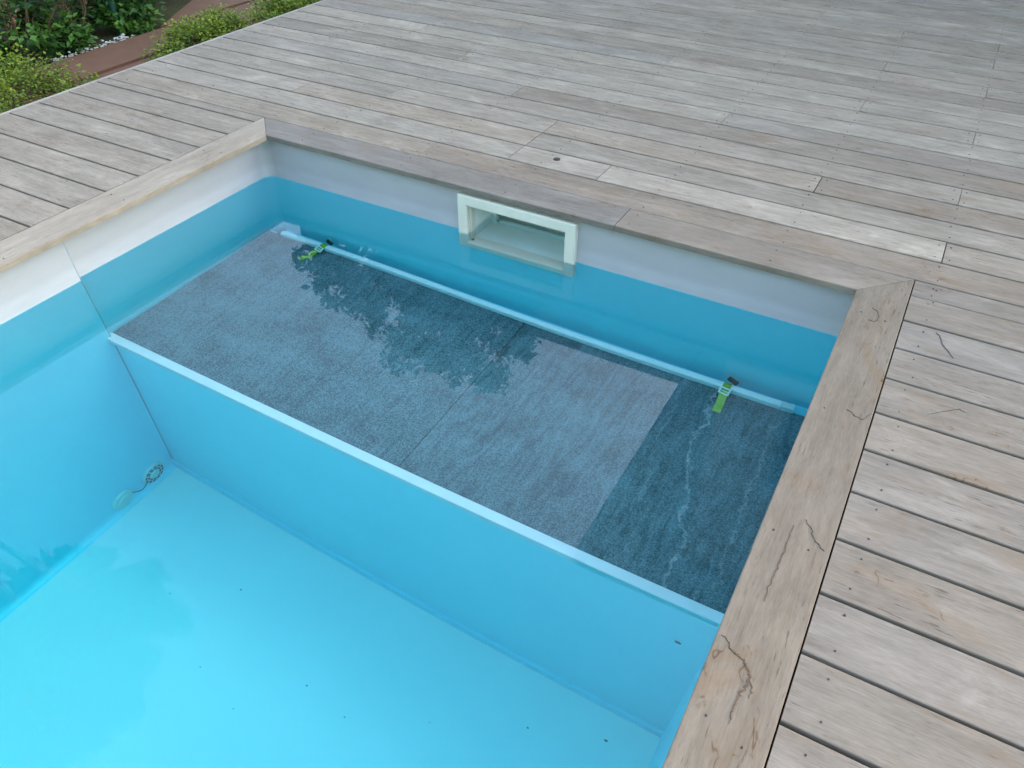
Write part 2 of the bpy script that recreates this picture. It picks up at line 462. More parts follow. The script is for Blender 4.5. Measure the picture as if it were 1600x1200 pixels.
# coved weld along the foot of the left wall
bm = bmesh.new(); pr = []
for k in range(6):
    a = math.pi / 2 * k / 5
    pr.append((x0 + 0.03 - 0.03 * math.sin(a) , FLOOR + 0.03 - 0.03 * math.cos(a)))
ring0 = [bm.verts.new((x, -0.862, z)) for x, z in pr] + [bm.verts.new((x0 - 0.001, -0.862, FLOOR - 0.001))]
ring1 = [bm.verts.new((x, YNEAR, z)) for x, z in pr] + [bm.verts.new((x0 - 0.001, YNEAR, FLOOR - 0.001))]
for i in range(len(ring0)):
    j = (i + 1) % len(ring0); bm.faces.new((ring0[i], ring0[j], ring1[j], ring1[i]))
bm.faces.new(ring0); bm.faces.new(ring1)
bm_obj('weld_cove', bm, M['liner'], shell)
# riser of the submerged cover box, nosing and weld batten
def yr(z): return -0.902 + (z - (SHELF - 0.004)) * (-0.052 / 1.1)
rz0, rz1 = FLOOR - 0.002, SHELF - 0.0245
rx0, rx1 = XL + 0.001, 2.30
def slab_between(z0, z1, yo, t, xa, xb):
    V = []
    for z in (z0, z1):
        for (dy, x) in ((0, xa), (0, xb), (t, xb), (t, xa)):
            xx = x if x != xb else min(xb, xr(z) + 0.01)
            V.append((xx, yr(z) - yo + dy, z))
    return V, [(0, 1, 2, 3)[::-1], (4, 5, 6, 7), (0, 1, 5, 4), (1, 2, 6, 5), (2, 3, 7, 6), (3, 0, 4, 7)]
v, f = slab_between(rz0, rz1, 0.0, 0.03, rx0, rx1)
riser = mesh_obj('riser', v, f, M['liner'], shell)
v, f = slab_between(FLOOR - 0.001, FLOOR + 0.042, 0.014, 0.0135, rx0, rx1)
mesh_obj('weld_batten', v, f, M['liner'], shell)
box_obj('nosing', XL + 0.0015, xr(SHELF) - 0.0005, -0.921, -0.8845, SHELF - 0.024, SHELF + 0.0015, M['nosing'], shell, 0.003)
box_obj('gap_filler', XL + 0.04, 2.29, -0.0455, YFAR - 0.0008, SHELF - 0.085, SHELF - 0.045, M['liner'], shell, 0.002)  # added filler that brightens the dark gap behind the slabs
# ledge that carries the slabs at the left wall and bearers below them
box_obj('ledge', XL + 0.0006, XL + 0.030, -0.884, -0.02, SHELF - 0.062, SHELF - 0.0305, M['nosing'], shell, 0.002)
for xb_ in (0.60, 1.237, 1.75):
    box_obj('bearer', xb_ - 0.03, xb_ + 0.03, -0.8838, -0.062, SHELF - 0.075, SHELF - 0.0305, M['nosing'], shell)
box_obj('bearer', 2.20, 2.26, -0.8838, -0.062, SHELF - 0.075, SHELF - 0.0305, M['nosing'], shell)

# ------------------------------------------------------------------ stone slabs on the cover box
def slab(x0_, x1_, mat, label):
    bm = bmesh.new(); add_box(bm, x0_, x1_, -0.8835, -0.047, SHELF - 0.030, SHELF, 0.0025)
    o = bm_obj('stone_slab', bm, mat)
    return tag(o, label, 'stone slab', 'slabs of the submerged shelf')
slab(XL + 0.006, 1.2340, M['stone'], 'grey speckled stone slab under water on the left, beside the white corner wall')
slab(1.2356, 2.2955, M['stone_vein'], 'grey stone slab under water with pale veins beside the right coping')

# ------------------------------------------------------------------ water body
SKY_ = 0.24
wo_ = [(XL - 0.008, YNEAR - 0.008), (W + 0.045, YNEAR - 0.008), (W + 0.045, YFAR + 0.012), (SX1 - 0.0035, YFAR + 0.012),
       (SX1 - 0.0035, SKY_ - 0.004), (SX0 + 0.0035, SKY_ - 0.004), (SX0 + 0.0035, YFAR + 0.012), (XL - 0.008, YFAR + 0.012)]
v, f = prism(wo_, FLOOR - 0.02, WL)
water = mesh_obj('water', v, f, M['water']); tag(water, kind='structure')

# ------------------------------------------------------------------ skimmer
sk_ = empty('skimmer', ((SX0 + SX1) / 2, YFAR, -0.14))
tag(sk_, 'white rectangular skimmer mouth set in the far pool wall at the waterline', 'skimmer')
def under(parent, o):
    o.parent = parent; o.matrix_parent_inverse = Matrix.Translation(parent.location).inverted(); return o
FX0, FX1, FZ0, FZ1 = 0.909, 1.394, -0.302, -0.037
yf = 0.004
def frame_bm(x0, x1, z0, z1, ix0, ix1, iz0, iz1, ya, yb_, bev):
    bm = bmesh.new()
    o_ = [(x0, z0), (x1, z0), (x1, z1), (x0, z1)]; i_ = [(ix0, iz0), (ix1, iz0), (ix1, iz1), (ix0, iz1)]
    A = [bm.verts.new((x, ya, z)) for x, z in o_]; B_ = [bm.verts.new((x, ya, z)) for x, z in i_]
    C = [bm.verts.new((x, yb_, z)) for x, z in o_]; D = [bm.verts.new((x, yb_, z)) for x, z in i_]
    for k in range(4):
        j = (k + 1) % 4
        bm.faces.new((A[k], A[j], B_[j], B_[k])); bm.faces.new((C[k], D[k], D[j], C[j]))
        bm.faces.new((A[k], C[k], C[j], A[j])); bm.faces.new((B_[k], B_[j], D[j], D[k]))
    bm.edges.ensure_lookup_table()
    es = [e for e in bm.edges if all(abs(v.co.y - ya) < 1e-6 for v in e.verts) and ((e.verts[0] in A and e.verts[1] in A) or (e.verts[0] in B_ and e.verts[1] in B_))]
    es += [e for e in bm.edges if (e.verts[0] in A and e.verts[1] in C) or (e.verts[1] in A and e.verts[0] in C)]
    bmesh.ops.bevel(bm, geom=es, offset=bev, segments=3, affect='EDGES', profile=0.5)
    return bm
face = under(sk_, bm_obj('faceplate', frame_bm(FX0, FX1, FZ0, FZ1, 0.949, 1.352, -0.262, -0.079, yf, YFAR - 0.0003, 0.006), M['skim']))
# inner lip set back a little
under(sk_, bm_obj('mouth_lip', frame_bm(0.9445, 1.3595, -0.2715, -0.0705, 0.954, 1.348, -0.263, -0.083, YFAR + 0.001, YFAR + 0.03, 0.001), M['skim']))
t_ = 0.007
hx0, hx1, hz0, hz1, hy0, hy1 = SX0, SX1, SZ0, SZ1, YFAR + 0.0305, SKY_
bm = bmesh.new()
add_box(bm, hx0, hx0 + t_, hy0, hy1, hz0, hz1); add_box(bm, hx1 - t_, hx1, hy0, hy1, hz0, hz1)
add_box(bm, hx0 + t_, hx1 - t_, hy0, hy1, hz0, hz0 + t_); add_box(bm, hx0 + t_, hx1 - t_, hy0, hy1, hz1 - t_, hz1)
add_box(bm, hx0 + t_, hx1 - t_, hy1 - t_, hy1, hz0 + t_, hz1 - t_)
throat = under(sk_, bm_obj('throat', bm, M['skim_in']))
bm = bmesh.new(); add_box(bm, hx0 + t_ + 0.03, hx1 - t_, hy1 - 0.045, hy1 - 0.033, hz0 + t_, hz0 + t_ + 0.030, 0.003)
under(sk_, bm_obj('weir_flap', bm, M['skim_in']))
bm = bmesh.new(); add_box(bm, hx0 + t_, hx0 + t_ + 0.022, hy1 - 0.055, hy1 - 0.030, hz0 + t_, hz1 - t_, 0.003)
under(sk_, bm_obj('flap_hinge', bm, M['skim_in']))
for xs_, zs_ in ((1.045, FZ1 + 0.0002), (1.235, FZ1 + 0.0002)):
    bm = bmesh.new(); add_box(bm, xs_ - 0.003, xs_ + 0.003, yf + 0.002, yf + 0.010, zs_ - 0.001, zs_ + 0.0025, 0.0006)
    under(sk_, bm_obj('clip', bm, M['skim']))
# algae specks in the mouth corners
M['algae'] = plain('algae', (0.10, 0.20, 0.03), 0.9, 0.4, 90)
for (x, y, z, r) in ((0.958, 0.030, -0.259, 0.007), (1.345, 0.030, -0.261, 0.003)):
    bm = bmesh.new(); bmesh.ops.create_icosphere(bm, subdivisions=1, radius=r, matrix=Matrix.Translation((x, y, z)))
    under(sk_, bm_obj('algae_spot', bm, M['algae']))

# ------------------------------------------------------------------ deck
deck_bm = bmesh.new()
JX = [-1.02, -0.62, -0.30, 0.16, 0.64, 1.10, 1.57, 2.05, 2.515, 2.99, 3.47, 3.95, 4.43, 4.91, 5.30]
XR = 5.45; XD = -1.145; YB = 4.42
for x in JX:
    ylo = YNEAR - 1.4 if (x < -0.14 or x > 2.44) else 0.44
    add_box(deck_bm, x - 0.032, x + 0.032, ylo, YB, GROUND + 0.001, -TH - 0.0006)
for x in JX:
    if -0.14 < x < 2.44:
        add_box(deck_bm, x - 0.032, x + 0.032, YNEAR - 1.4, YNEAR - 0.14, GROUND + 0.001, -TH - 0.0006)
        if not 0.9 < x < 1.41:
            add_box(deck_bm, x - 0.030, x + 0.030, 0.0605, 0.4395, GROUND + 0.001, -TH - 0.0006)
# bearers that carry the coping
for (xa, xb_) in ((-0.135, -0.0915), (2.395, 2.43)):
    add_box(deck_bm, xa, xb_, YNEAR, 0.05, GROUND + 0.001, -TH - 0.0006)
deck = bm_obj('deck', deck_bm, M['joist']); tag(deck, kind='structure')

screws = []
def plank_mesh(L, Wd, cut0=0.0, cut1=0.0, wob=0.0):
    """board along local x from 0..L, local y 0..Wd; cut0/cut1 shift the y=Wd corners for mitres (x offset at y=Wd)"""
    e = 0.0025
    prof = [(0, -TH), (0, -e), (e * 0.35, -e * 0.3), (e, 0), (Wd - e, 0), (Wd - e * 0.35, -e * 0.3), (Wd, -e), (Wd, -TH)]
    ns = max(2, int(L / 0.35)); V = []; F = []
    for s in range(ns + 1):
        u = s / ns
        for (y, z) in prof:
            xa = cut0 * (y / Wd); xb_ = L + cut1 * (y / Wd)
            x = xa + (xb_ - xa) * u
            dz = wob * pnoise(Vector((x * 1.3 + L * 7, y * 6, L))) * 1.0
            V.append((x, y, z + dz))
    n = len(prof)
    for s in range(ns):
        for k in range(n):
            F.append((s * n + k, s * n + (k + 1) % n, (s + 1) * n + (k + 1) % n, (s + 1) * n + k))
    F.append(tuple(range(n))[::-1]); F.append(tuple(range(ns * n, ns * n + n)))
    return V, F

def tint(base, var=0.07, hue=0.012):
    k = 1 + random.uniform(-var, var); h = random.uniform(-hue, hue)
    base = [1 + (v - 1) * 0.8 for v in base]
    return (base[0] * k * (1 + h), base[1] * k, base[2] * k * (1 - h), 1)

GREY = (1.0, 1.0, 1.0); COOL = (0.97, 0.985, 1.0); LIGHT = (1.16, 1.16, 1.16); TAN = (1.04, 0.96, 0.87); WARM = (1.02, 0.995, 0.97); DARKG = (0.84, 0.83, 0.82)
def plank(x0, x1, y0, y1, col=GREY, mat='wood', var=0.06, wob=0.0008):
    V, F = plank_mesh(x1 - x0, y1 - y0, wob=wob)
    o = mesh_obj('plank', V, F, M[mat], deck, loc=(x0, y0, random.uniform(-0.0006, 0.0006)))
    o.color = tint(col, var)
    for jx in (JX if x1 > 0 else []):
        if x0 - 0.02 < jx < x1 + 0.02:
            ends = []
            if jx - x0 < 0.05: ends = [x0 + 0.02]
            elif x1 - jx < 0.05: ends = [x1 - 0.02]
            else: ends = [jx]
            if abs(jx - x0) < 0.05 and abs(x1 - jx) < 0.05: ends = [jx]
            for xx in ends:
                for yy in (y0 + 0.027, y1 - 0.027):
                    if y1 - y0 > 0.09: screws.append((xx + random.uniform(-0.006, 0.006), yy + random.uniform(-0.005, 0.005)))
                if y1 - y0 <= 0.09: screws.append((xx, (y0 + y1) / 2))
    return o

E = [.1435, .2865, .435, .584, .733, .883, 1.032, 1.182, 1.33, 1.478, 1.63, 1.785]
while E[-1] < YB - 0.16: E.append(E[-1] + 0.151)
joints = {0: [.647, 2.99], 1: [.962, 1.337, 2.516, 3.95], 2: [-.252, .962, 3.47], 3: [.157, .962, 2.056, 3.95], 4: [2.519, 4.43], 5: [.639, 3.47], 6: [1.568, 3.95],
          7: [.162, 2.99], 8: [2.514, 4.43], 9: [-.30, 2.05, 3.95], 10: [1.09, 3.47], 11: [.16, 2.99], 12: [-.62, 2.514], 13: [2.046, 3.95], 14: [1.095, 3.47],
          15: [2.513], 16: [.64, 2.99], 17: [2.04, 2.514], 18: [1.57, 3.95]}
tones = {(0, 0): WARM, (0, 1): (1.06, 0.97, 0.88), (1, 0): (1.17, 1.17, 1.17), (1, 1): (1.2, 1.2, 1.2), (1, 2): (1.24, 1.25, 1.26), (1, 3): WARM, (2, 1): WARM, (2, 2): GREY, (3, 2): WARM, (3, 3): TAN,
         (4, 0): GREY, (4, 1): (1.12, 1.1, 1.08), (5, 0): COOL, (5, 1): TAN, (6, 0): (1.1, 1.1, 1.1), (6, 1): (1.03, 1.0, 0.97), (7, 0): DARKG, (7, 1): (1.08, 1.08, 1.08),
         (8, 0): GREY, (9, 0): (1.13, 1.13, 1.12), (9, 1): (1.14, 1.13, 1.1), (10, 0): (1.12, 1.1, 1.06)}
XDI = -1.085 + 0.0
for r in range(len(E) - 1):
    g = 0.0045
    xs_ = [XD + 0.0165] + joints.get(r, random.sample([-.30, .64, 1.10, 1.57, 2.05, 2.515], 1) + random.sample([2.99, 3.47, 3.95], 1)) + [XR]
    xs_ = sorted(xs_)
    for s in range(len(xs_) - 1):
        col = tones.get((r, s))
        if col is None: col = random.choice([GREY, GREY, WARM, (1.06, 1.04, 1.02), (0.92, 0.90, 0.88)])
        y0 = E[r] + (0.0008 if r == 0 else g); y1 = E[r + 1] - g
        jg = 0.0016 if r in (1, 2, 3) else 0.0009
        plank(xs_[s] + jg, xs_[s + 1] - jg, y0, y1, col, 'wood_warm' if col[2] / col[0] < 0.95 else 'wood')
# left side boards
yl = [0.1405, 0.083, -0.069, -0.221, -0.364, -0.519, -0.664, -0.814]
while yl[-1] > YNEAR - 1.3: yl.append(yl[-1] - 0.150)
for i in range(len(yl) - 1):
    gt = 0.0012 if i == 0 else 0.0042
    c_ = random.choice([GREY, COOL, (0.95, 0.94, 0.92), (0.98, 0.97, 0.95)])
    x1_ = -CW - 0.0012 if yl[i + 1] > YNEAR - CW - 0.02 else XR
    if x1_ < 0: plank(XD + 0.0165, x1_, yl[i + 1] + 0.0042, yl[i] - gt, c_)
# right side boards
yr_ = [0.1405, -0.0985, -0.245, -0.392, -0.5435, -0.690, -0.840, -0.9885, -1.139, -1.2845, -1.4335]
yr_.insert(1, 0.0395)
yr_ = [0.1405, 0.043, -0.0985] + yr_[3:]
yr_ = [0.1405, 0.046, -0.0985, -0.245, -0.392, -0.5435, -0.690, -0.840, -0.9885, -1.139, -1.2845, -1.4335]
while yr_[-1] > YNEAR - 1.3: yr_.append(yr_[-1] - 0.149)
for i in range(len(yr_) - 1):
    gt = 0.0010 if i == 0 else 0.0038
    gb = 0.0018 if i == 0 else 0.0038
    if i == 1: gt = 0.0018
    c_ = [(1.00, 0.97, 0.94), (1.0, 0.96, 0.91), (1.05, 1.04, 1.03), (1.03, 1.01, 0.98), (1.02, 0.99, 0.95), (1.04, 1.0, 0.95), (1.01, 1.0, 0.99), (1.0, 0.98, 0.96), (1.02, 0.98, 0.93), (1.0, 0.99, 0.99), (1.0, 0.98, 0.94)][i] if i < 11 else WARM
    m_ = 'wood_warm'
    if yr_[i + 1] > YNEAR - CW - 0.05:
        jx = random.choice([3.47, 3.95, 4.43])
        plank(W + CW + 0.0032, jx - 0.001, yr_[i + 1] + gb, yr_[i] - gt, c_, m_, 0.03)
        plank(jx + 0.001, XR, yr_[i + 1] + gb, yr_[i] - gt, WARM, m_)
# boards at the near end of the pool (behind the viewer)
yy = YNEAR - CW - 0.004
while yy > YNEAR - 1.35:
    jx = random.choice([0.64, 1.57, 2.05])
    plank(XD + 0.0165, jx - 0.001, yy - 0.143, yy, WARM); plank(jx + 0.001, XR, yy - 0.143, yy, GREY); yy -= 0.15

# edge trim along the garden side
bm = bmesh.new(); add_box(bm, 0, YB - YNEAR + 1.4, 0, 0.016, -0.11, 0.0015, 0.002)
o = bm_obj('edge_trim', bm, M['trim'], deck, loc=(XD + 0.0162, YNEAR - 1.4, 0), rot=(0, 0, math.pi / 2))
o.color = (1.1, 1.08, 1.05, 1)

# coping boards: far (two lengths), left, right, near
def coping(name, L, cut0, cut1, loc, rotz, mat, col):
    V, F = plank_mesh(L, CW, cut0, cut1, 0.0014)
    o = mesh_obj(name, V, F, M[mat], deck, loc=loc, rotz=rotz); o.color = (*col, 1)
    return o
coping('coping_board', 1.535 - 0.0012, -CW, 0, (0.0, 0.0, 0), 0, 'coping_far', (0.95, 0.95, 0.95))
coping('coping_board', W - 1.535 - 0.0012, 0, CW, (1.535 + 0.0012, 0.0, 0), 0, 'coping_far', (1.06, 1.0, 0.93))
# left: local x along +y (rotate +90deg: local y -> -x)
coping('coping_board', -YNEAR - 0.0015, -CW, CW - 0.0008, (0.0, YNEAR, 0), math.pi / 2, 'coping_pale', (1.05, 0.98, 0.88))
# right: rotate -90deg: local x along -y, local y -> +x
coping('coping_board', -YNEAR - 0.0015, -CW + 0.0008, CW, (W, -0.0032, 0.0), -math.pi / 2, 'coping', (0.95, 0.90, 0.82))
coping('coping_board', W, -CW, CW, (W, YNEAR - 0.0015, 0), math.pi, 'coping', (1, 0.97, 0.92))

for y_ in [-0.12 - 0.46 * k for k in range(9)]:
    for x_ in (W + 0.032, W + 0.105): screws.append((x_ + random.uniform(-.006, .006), y_ + random.uniform(-.02, .02)))
    for x_ in (-0.032, -0.105): screws.append((x_, y_ - 0.1 + random.uniform(-.02, .02)))
for x_ in JX[3:9]:
    for yv in (0.035, 0.108): screws.append((x_ + random.uniform(-.008, .008), yv))
def screw_mesh(pts):
    bm = bmesh.new()
    for (x, y) in pts:
        r = 0.0021 + random.uniform(-0.0003, 0.0005)
        vs1 = [bm.verts.new((x + r * math.cos(a), y + r * math.sin(a), 0.0014)) for a in [k * math.pi / 4 for k in range(8)]]
        vs2 = [bm.verts.new((v.co.x, v.co.y, -0.004)) for v in vs1]
        c = bm.verts.new((x, y, 0.0004))
        for k in range(8):
            j = (k + 1) % 8
            bm.faces.new((vs1[k], vs1[j], c)); bm.faces.new((vs2[k], vs2[j], vs1[j], vs1[k]))
    return bm
o = bm_obj('screw_heads', screw_mesh(screws), M['screw'], deck); o['kind'] = 'stuff'
# open cracks in the boards beside the right edge of the pool
M['crack'] = plain('crack_brown', (0.115, 0.070, 0.042), 0.9, 0.4, 120)
def crack(pts, wmax, z=0.0016):
    P_ = [Vector(p) for p in pts]; dense = []
    for a, c in zip(P_[:-1], P_[1:]):
        for k in range(5):
            q = a.lerp(c, k / 5); dense.append(q + Vector((random.gauss(0, 0.0012), random.gauss(0, 0.0012))))
    dense.append(P_[-1]); n = len(dense); L = []; R2 = []
    bm = bmesh.new()
    for i, p in enumerate(dense):
        d = (dense[min(i + 1, n - 1)] - dense[max(i - 1, 0)]).normalized(); nn = Vector((-d.y, d.x)); u = i / (n - 1)
        hw = wmax / 2 * (0.15 + 0.85 * math.sin(math.pi * u)) * random.uniform(0.35, 1.0)
        L.append(bm.verts.new((p.x + nn.x * hw, p.y + nn.y * hw, z))); R2.append(bm.verts.new((p.x - nn.x * hw, p.y - nn.y * hw, z)))
    for i in range(n - 1): bm.faces.new((L[i], R2[i], R2[i + 1], L[i + 1]))
    g_ = bmesh.ops.extrude_face_region(bm, geom=list(bm.faces))
    for v_ in [e_ for e_ in g_['geom'] if isinstance(e_, bmesh.types.BMVert)]: v_.co.z -= 0.003
    bm_obj('crack', bm, M['crack'], deck)
crack([(2.326, -1.323), (2.34, -1.33), (2.348, -1.343), (2.363, -1.348), (2.375, -1.353), (2.387, -1.366), (2.393, -1.379), (2.393, -1.397), (2.387, -1.418), (2.386, -1.435), (2.385, -1.459), (2.387, -1.478)], 0.0055)
crack([(2.394, -1.381), (2.402, -1.402), (2.403, -1.419)], 0.003)
crack([(2.375, -0.997), (2.375, -1.054), (2.375, -1.106), (2.373, -1.154), (2.373, -1.213)], 0.0032)
crack([(2.373, -0.08), (2.391, -0.092), (2.399, -0.12), (2.392, -0.149), (2.373, -0.149)], 0.0026)
crack([(2.397, -0.57), (2.41, -0.574), (2.419, -0.584), (2.439, -0.589), (2.454, -0.556)], 0.0022)
crack([(2.549, -0.12), (2.562, -0.139), (2.571, -0.174), (2.591, -0.201), (2.601, -0.221)], 0.0026)
crack([(2.573, -0.492), (2.606, -0.46), (2.639, -0.433), (2.651, -0.44)], 0.0022)
crack([(2.393, -0.971), (2.41, -0.991), (2.423, -1.018), (2.446, -1.036)], 0.002)
# dark plugged finger hole in the hatch board over the skimmer
bm = bmesh.new()
bmesh.ops.create_cone(bm, cap_ends=True, segments=24, radius1=0.0135, radius2=0.0135, depth=0.010, matrix=Matrix.Translation((0, 0, -0.0030)))
bmesh.ops.create_cone(bm, cap_ends=True, segments=20, radius1=0.0095, radius2=0.0085, depth=0.003, matrix=Matrix.Translation((0, 0, 0.0030)))
bm_obj('hatch_plug', bm, M['screw'], deck, loc=(1.131, 0.3765, 0))

# ------------------------------------------------------------------ cover bar and its two straps
barpts = []
for k in range(25):
    u = k / 24; x = 0.035 + u * (2.205 - 0.035)
    barpts.append((x, -0.043 + 0.010 * math.sin(2 * math.pi * u) * (1 - u), SHELF + 0.0165))
bar = empty('cover_bar', (1.12, -0.07, SHELF)); tag(bar, 'long white bowed plastic bar lying under water along the far pool wall', 'bar')
def bar_section(pts, hw, hz, ch):
    prof = [(-hw, -hz), (hw, -hz), (hw, hz - ch), (hw - ch, hz), (-hw + ch, hz), (-hw, hz - ch)]
    bm = bmesh.new(); rings = []
    for i, p in enumerate(pts):
        t = Vector(pts[min(i + 1, len(pts) - 1)]) - Vector(pts[max(i - 1, 0)]); t.z = 0; t.normalize(); n_ = Vector((-t.y, t.x, 0))
        rings.append([bm.verts.new(Vector(p) + n_ * a + Vector((0, 0, b_))) for a, b_ in prof])
    for i in range(len(pts) - 1):
        for k in range(len(prof)):
            bm.faces.new((rings[i][k], rings[i][(k + 1) % len(prof)], rings[i + 1][(k + 1) % len(prof)], rings[i + 1][k]))
    bm.faces.new(rings[0]); bm.faces.new(rings[-1][::-1]); return bm
under(bar, bm_obj('tube', bar_section(barpts, 0.0135, 0.0140, 0.005), M['pvc']))
e = barpts[-1]
under(bar, bm_obj('end_cap', bar_section([(e[0] + 0.0005, e[1], e[2]), (e[0] + 0.045, e[1] + 0.003, e[2])], 0.0148, 0.0152, 0.006), M['pvc_cap']))
e = barpts[0]
under(bar, bm_obj('end_cap', bar_section([(e[0] - 0.012, e[1], e[2]), (e[0] - 0.0005, e[1], e[2])], 0.0125, 0.0130, 0.005), M['pvc']))

def ribbon(pts, wd, t, side):
    """strip of webbing through pts (list of Vectors), width along side"""
    bm = bmesh.new(); rings = []
    side = Vector(side).normalized()
    for i, p in enumerate(pts):
        d = Vector(pts[min(i + 1, len(pts) - 1)]) - Vector(pts[max(i - 1, 0)]); d.normalize()
        n_ = d.cross(side).normalized()
        rings.append([bm.verts.new(Vector(p) + side * a * wd / 2 + n_ * b_ * t / 2) for a, b_ in ((-1, -1), (1, -1), (1, 1), (-1, 1))])
    for i in range(len(pts) - 1):
        for k in range(4):
            bm.faces.new((rings[i][k], rings[i][(k + 1) % 4], rings[i + 1][(k + 1) % 4], rings[i + 1][k]))
    bm.faces.new(rings[0]); bm.faces.new(rings[-1][::-1]); return bm

def strap(x, label, skew, tail_len, tail_mat):
    u = (x - 0.035) / (2.205 - 0.035); y = -0.043 + 0.010 * math.sin(2 * math.pi * u) * (1 - u)
    zc = SHELF + 0.0165
    s = empty('strap', (x, y, SHELF)); tag(s, label, 'strap', 'green straps round the bar')
    side = Vector((1, skew * 0.35, 0)).normalized()
    r = 0.0172
    loop = [(x, y + r * math.cos(a), zc + r * math.sin(a) * 0.98) for a in [math.radians(q) for q in range(-90, 215, 20)]]
    under(s, bm_obj('webbing', ribbon(loop, 0.028, 0.0026, (1, 0, 0)), M['strap']))
    # tail running down over the slab towards the viewer
    tp = []
    for k in range(9):
        q = k / 8
        tp.append((x - skew * tail_len * q, y - 0.022 - tail_len * 0.93 * q, zc + 0.006 - 0.020 * min(1, q * 1.8) + 0.004 * math.sin(q * 9)))
    dirv = Vector((-skew, -0.93, 0)).normalized(); sd_ = Vector((-dirv.y, dirv.x, 0))
    under(s, bm_obj('tail', ribbon(tp, 0.028, 0.0026, sd_), tail_mat))
    # buckle: rounded frame standing on the front face of the bar
    bm = bmesh.new()
    add_box(bm, -0.023, 0.023, -0.004, 0.004, 0.010, 0.018, 0.002); add_box(bm, -0.023, 0.023, -0.004, 0.004, -0.018, -0.010, 0.002)
    add_box(bm, -0.0235, -0.0165, -0.0045, 0.0045, -0.0175, 0.0175, 0.002); add_box(bm, 0.0165, 0.0235, -0.0045, 0.0045, -0.0175, 0.0175, 0.002)
    add_box(bm, -0.017, 0.017, -0.003, 0.003, -0.002, 0.002)
    bmesh.ops.scale(bm, vec=(0.84, 0.9, 0.84), verts=bm.verts)
    o = bm_obj('buckle', bm, M['buckle'], loc=(x - skew * 0.006, y - 0.029, zc + 0.010), rot=(math.radians(-50), 0, math.radians(-8 - 20 * skew)))
    under(s, o)
    # black rubber end standing behind the bar
    bm = bmesh.new(); add_box(bm, -0.020, 0.020, -0.004, 0.004, -0.012, 0.011, 0.004)
    o = bm_obj('black_end', bm, M['dark'], loc=(x + 0.012, y + 0.024, zc + 0.024), rot=(math.radians(-25), math.radians(14), math.radians(-18)))
    under(s, o)
    return s
strap(0.250, 'green strap with white buckle on the bar near the white corner', 0.32, 0.105, M['strap'])
strap(2.020, 'green strap with faded tail on the bar near the right coping', -0.04, 0.110, M['strap_pale'])

# ------------------------------------------------------------------ suction fittings low on the left wall
def disc_fit(y, z, r, name, label, grille):
    xw = -0.036
    root = empty(name, (xw, y, z)); tag(root, label, 'pool fitting')
    rot = (0, math.radians(90), 0)
    bm = bmesh.new()
    bmesh.ops.create_cone(bm, cap_ends=True, segments=40, radius1=r, radius2=r * 0.90, depth=0.010)
    o = bm_obj('flange', bm, M['fit'], loc=(xw + 0.0055, y, z), rot=rot); under(root, o)
    bm = bmesh.new()
    bmesh.ops.create_cone(bm, cap_ends=True, segments=32, radius1=r * (0.42 if grille else 0.62), radius2=r * (0.36 if grille else 0.5), depth=0.006)
    o = bm_obj('hub', bm, M['fit'], loc=(xw + 0.0138, y, z), rot=rot); under(root, o)
    if grille:
        bm = bmesh.new()
        for rr, n_ in ((0.76, 12), (0.54, 9)):
            for k in range(n_):
                a0 = 2 * math.pi * (k + 0.14) / n_; a1 = 2 * math.pi * (k + 0.86) / n_
                ra, rb = r * (rr - 0.075), r * (rr + 0.075)
                q = []
                for s in range(4):
                    a = a0 + (a1 - a0) * s / 3
                    q.append((a, ra, rb))
                lo_ = [bm.verts.new((xw + 0.0109, y + ra * math.cos(a), z + ra * math.sin(a))) for a, ra, rb in q]
                hi_ = [bm.verts.new((xw + 0.0109, y + rb * math.cos(a), z + rb * math.sin(a))) for a, ra, rb in q]
                for s in range(3): bm.faces.new((lo_[s], lo_[s + 1], hi_[s + 1], hi_[s]))
        ext = bmesh.ops.extrude_face_region(bm, geom=list(bm.faces))
        for v_ in [g_ for g_ in ext['geom'] if isinstance(g_, bmesh.types.BMVert)]: v_.co.x += 0.0006
        under(root, bm_obj('slots', bm, M['slot']))
    return root
disc_fit(-0.955, -1.741, 0.055, 'suction_grille', 'round slotted pale green grille low on the left pool wall', True)
d2 = disc_fit(-1.112, -1.744, 0.050, 'wall_plug', 'plain round pale green cap low on the left pool wall beside the slotted grille', False)
bm = bmesh.new()
cp = []
for k in range(9):
    q = k / 8; cp.append((-0.036 + 0.012 + 0.01 * math.sin(math.pi * q), -1.07 + q * 0.072, -1.736 - 0.012 * math.sin(math.pi * q) - 0.012 * q))
add_tube(bm, cp, 0.0022, 6)
under(d2, bm_obj('cord', bm, M['slot']))

# specks of dirt on the pool floor and riser
bm = bmesh.new()
for (x, y, r) in ((1.06, -1.31, 0.003), (0.61, -1.15, 0.003), (1.24, -1.33, 0.0025), (0.9, -1.5, 0.002), (1.5, -1.2, 0.002), (0.7, -1.45, 0.002), (1.3, -1.55, 0.003), (0.4, -1.3, 0.002), (1.8, -1.05, 0.003), (2.05, -0.96, 0.005)):
    bmesh.ops.create_icosphere(bm, subdivisions=1, radius=r, matrix=Matrix.Translation((x, y, FLOOR + r * 0.4)) @ Matrix.Diagonal((1.6, 0.8, 0.5, 1)))
o = bm_obj('floor_debris', bm, M['slot']); tag(o, 'tiny dark specks of dirt lying on the blue pool floor', 'dirt', kind='stuff')
bm = bmesh.new(); bmesh.ops.create_icosphere(bm, subdivisions=1, radius=0.008, matrix=Matrix.Diagonal((1.5, 0.35, 0.9, 1)))
zz = -0.98
o = bm_obj('leaf_scrap', bm, M['slot'], loc=(2.19, yr(zz) - 0.002, zz)); tag(o, 'tiny dark leaf scrap stuck to the blue riser', 'leaf')

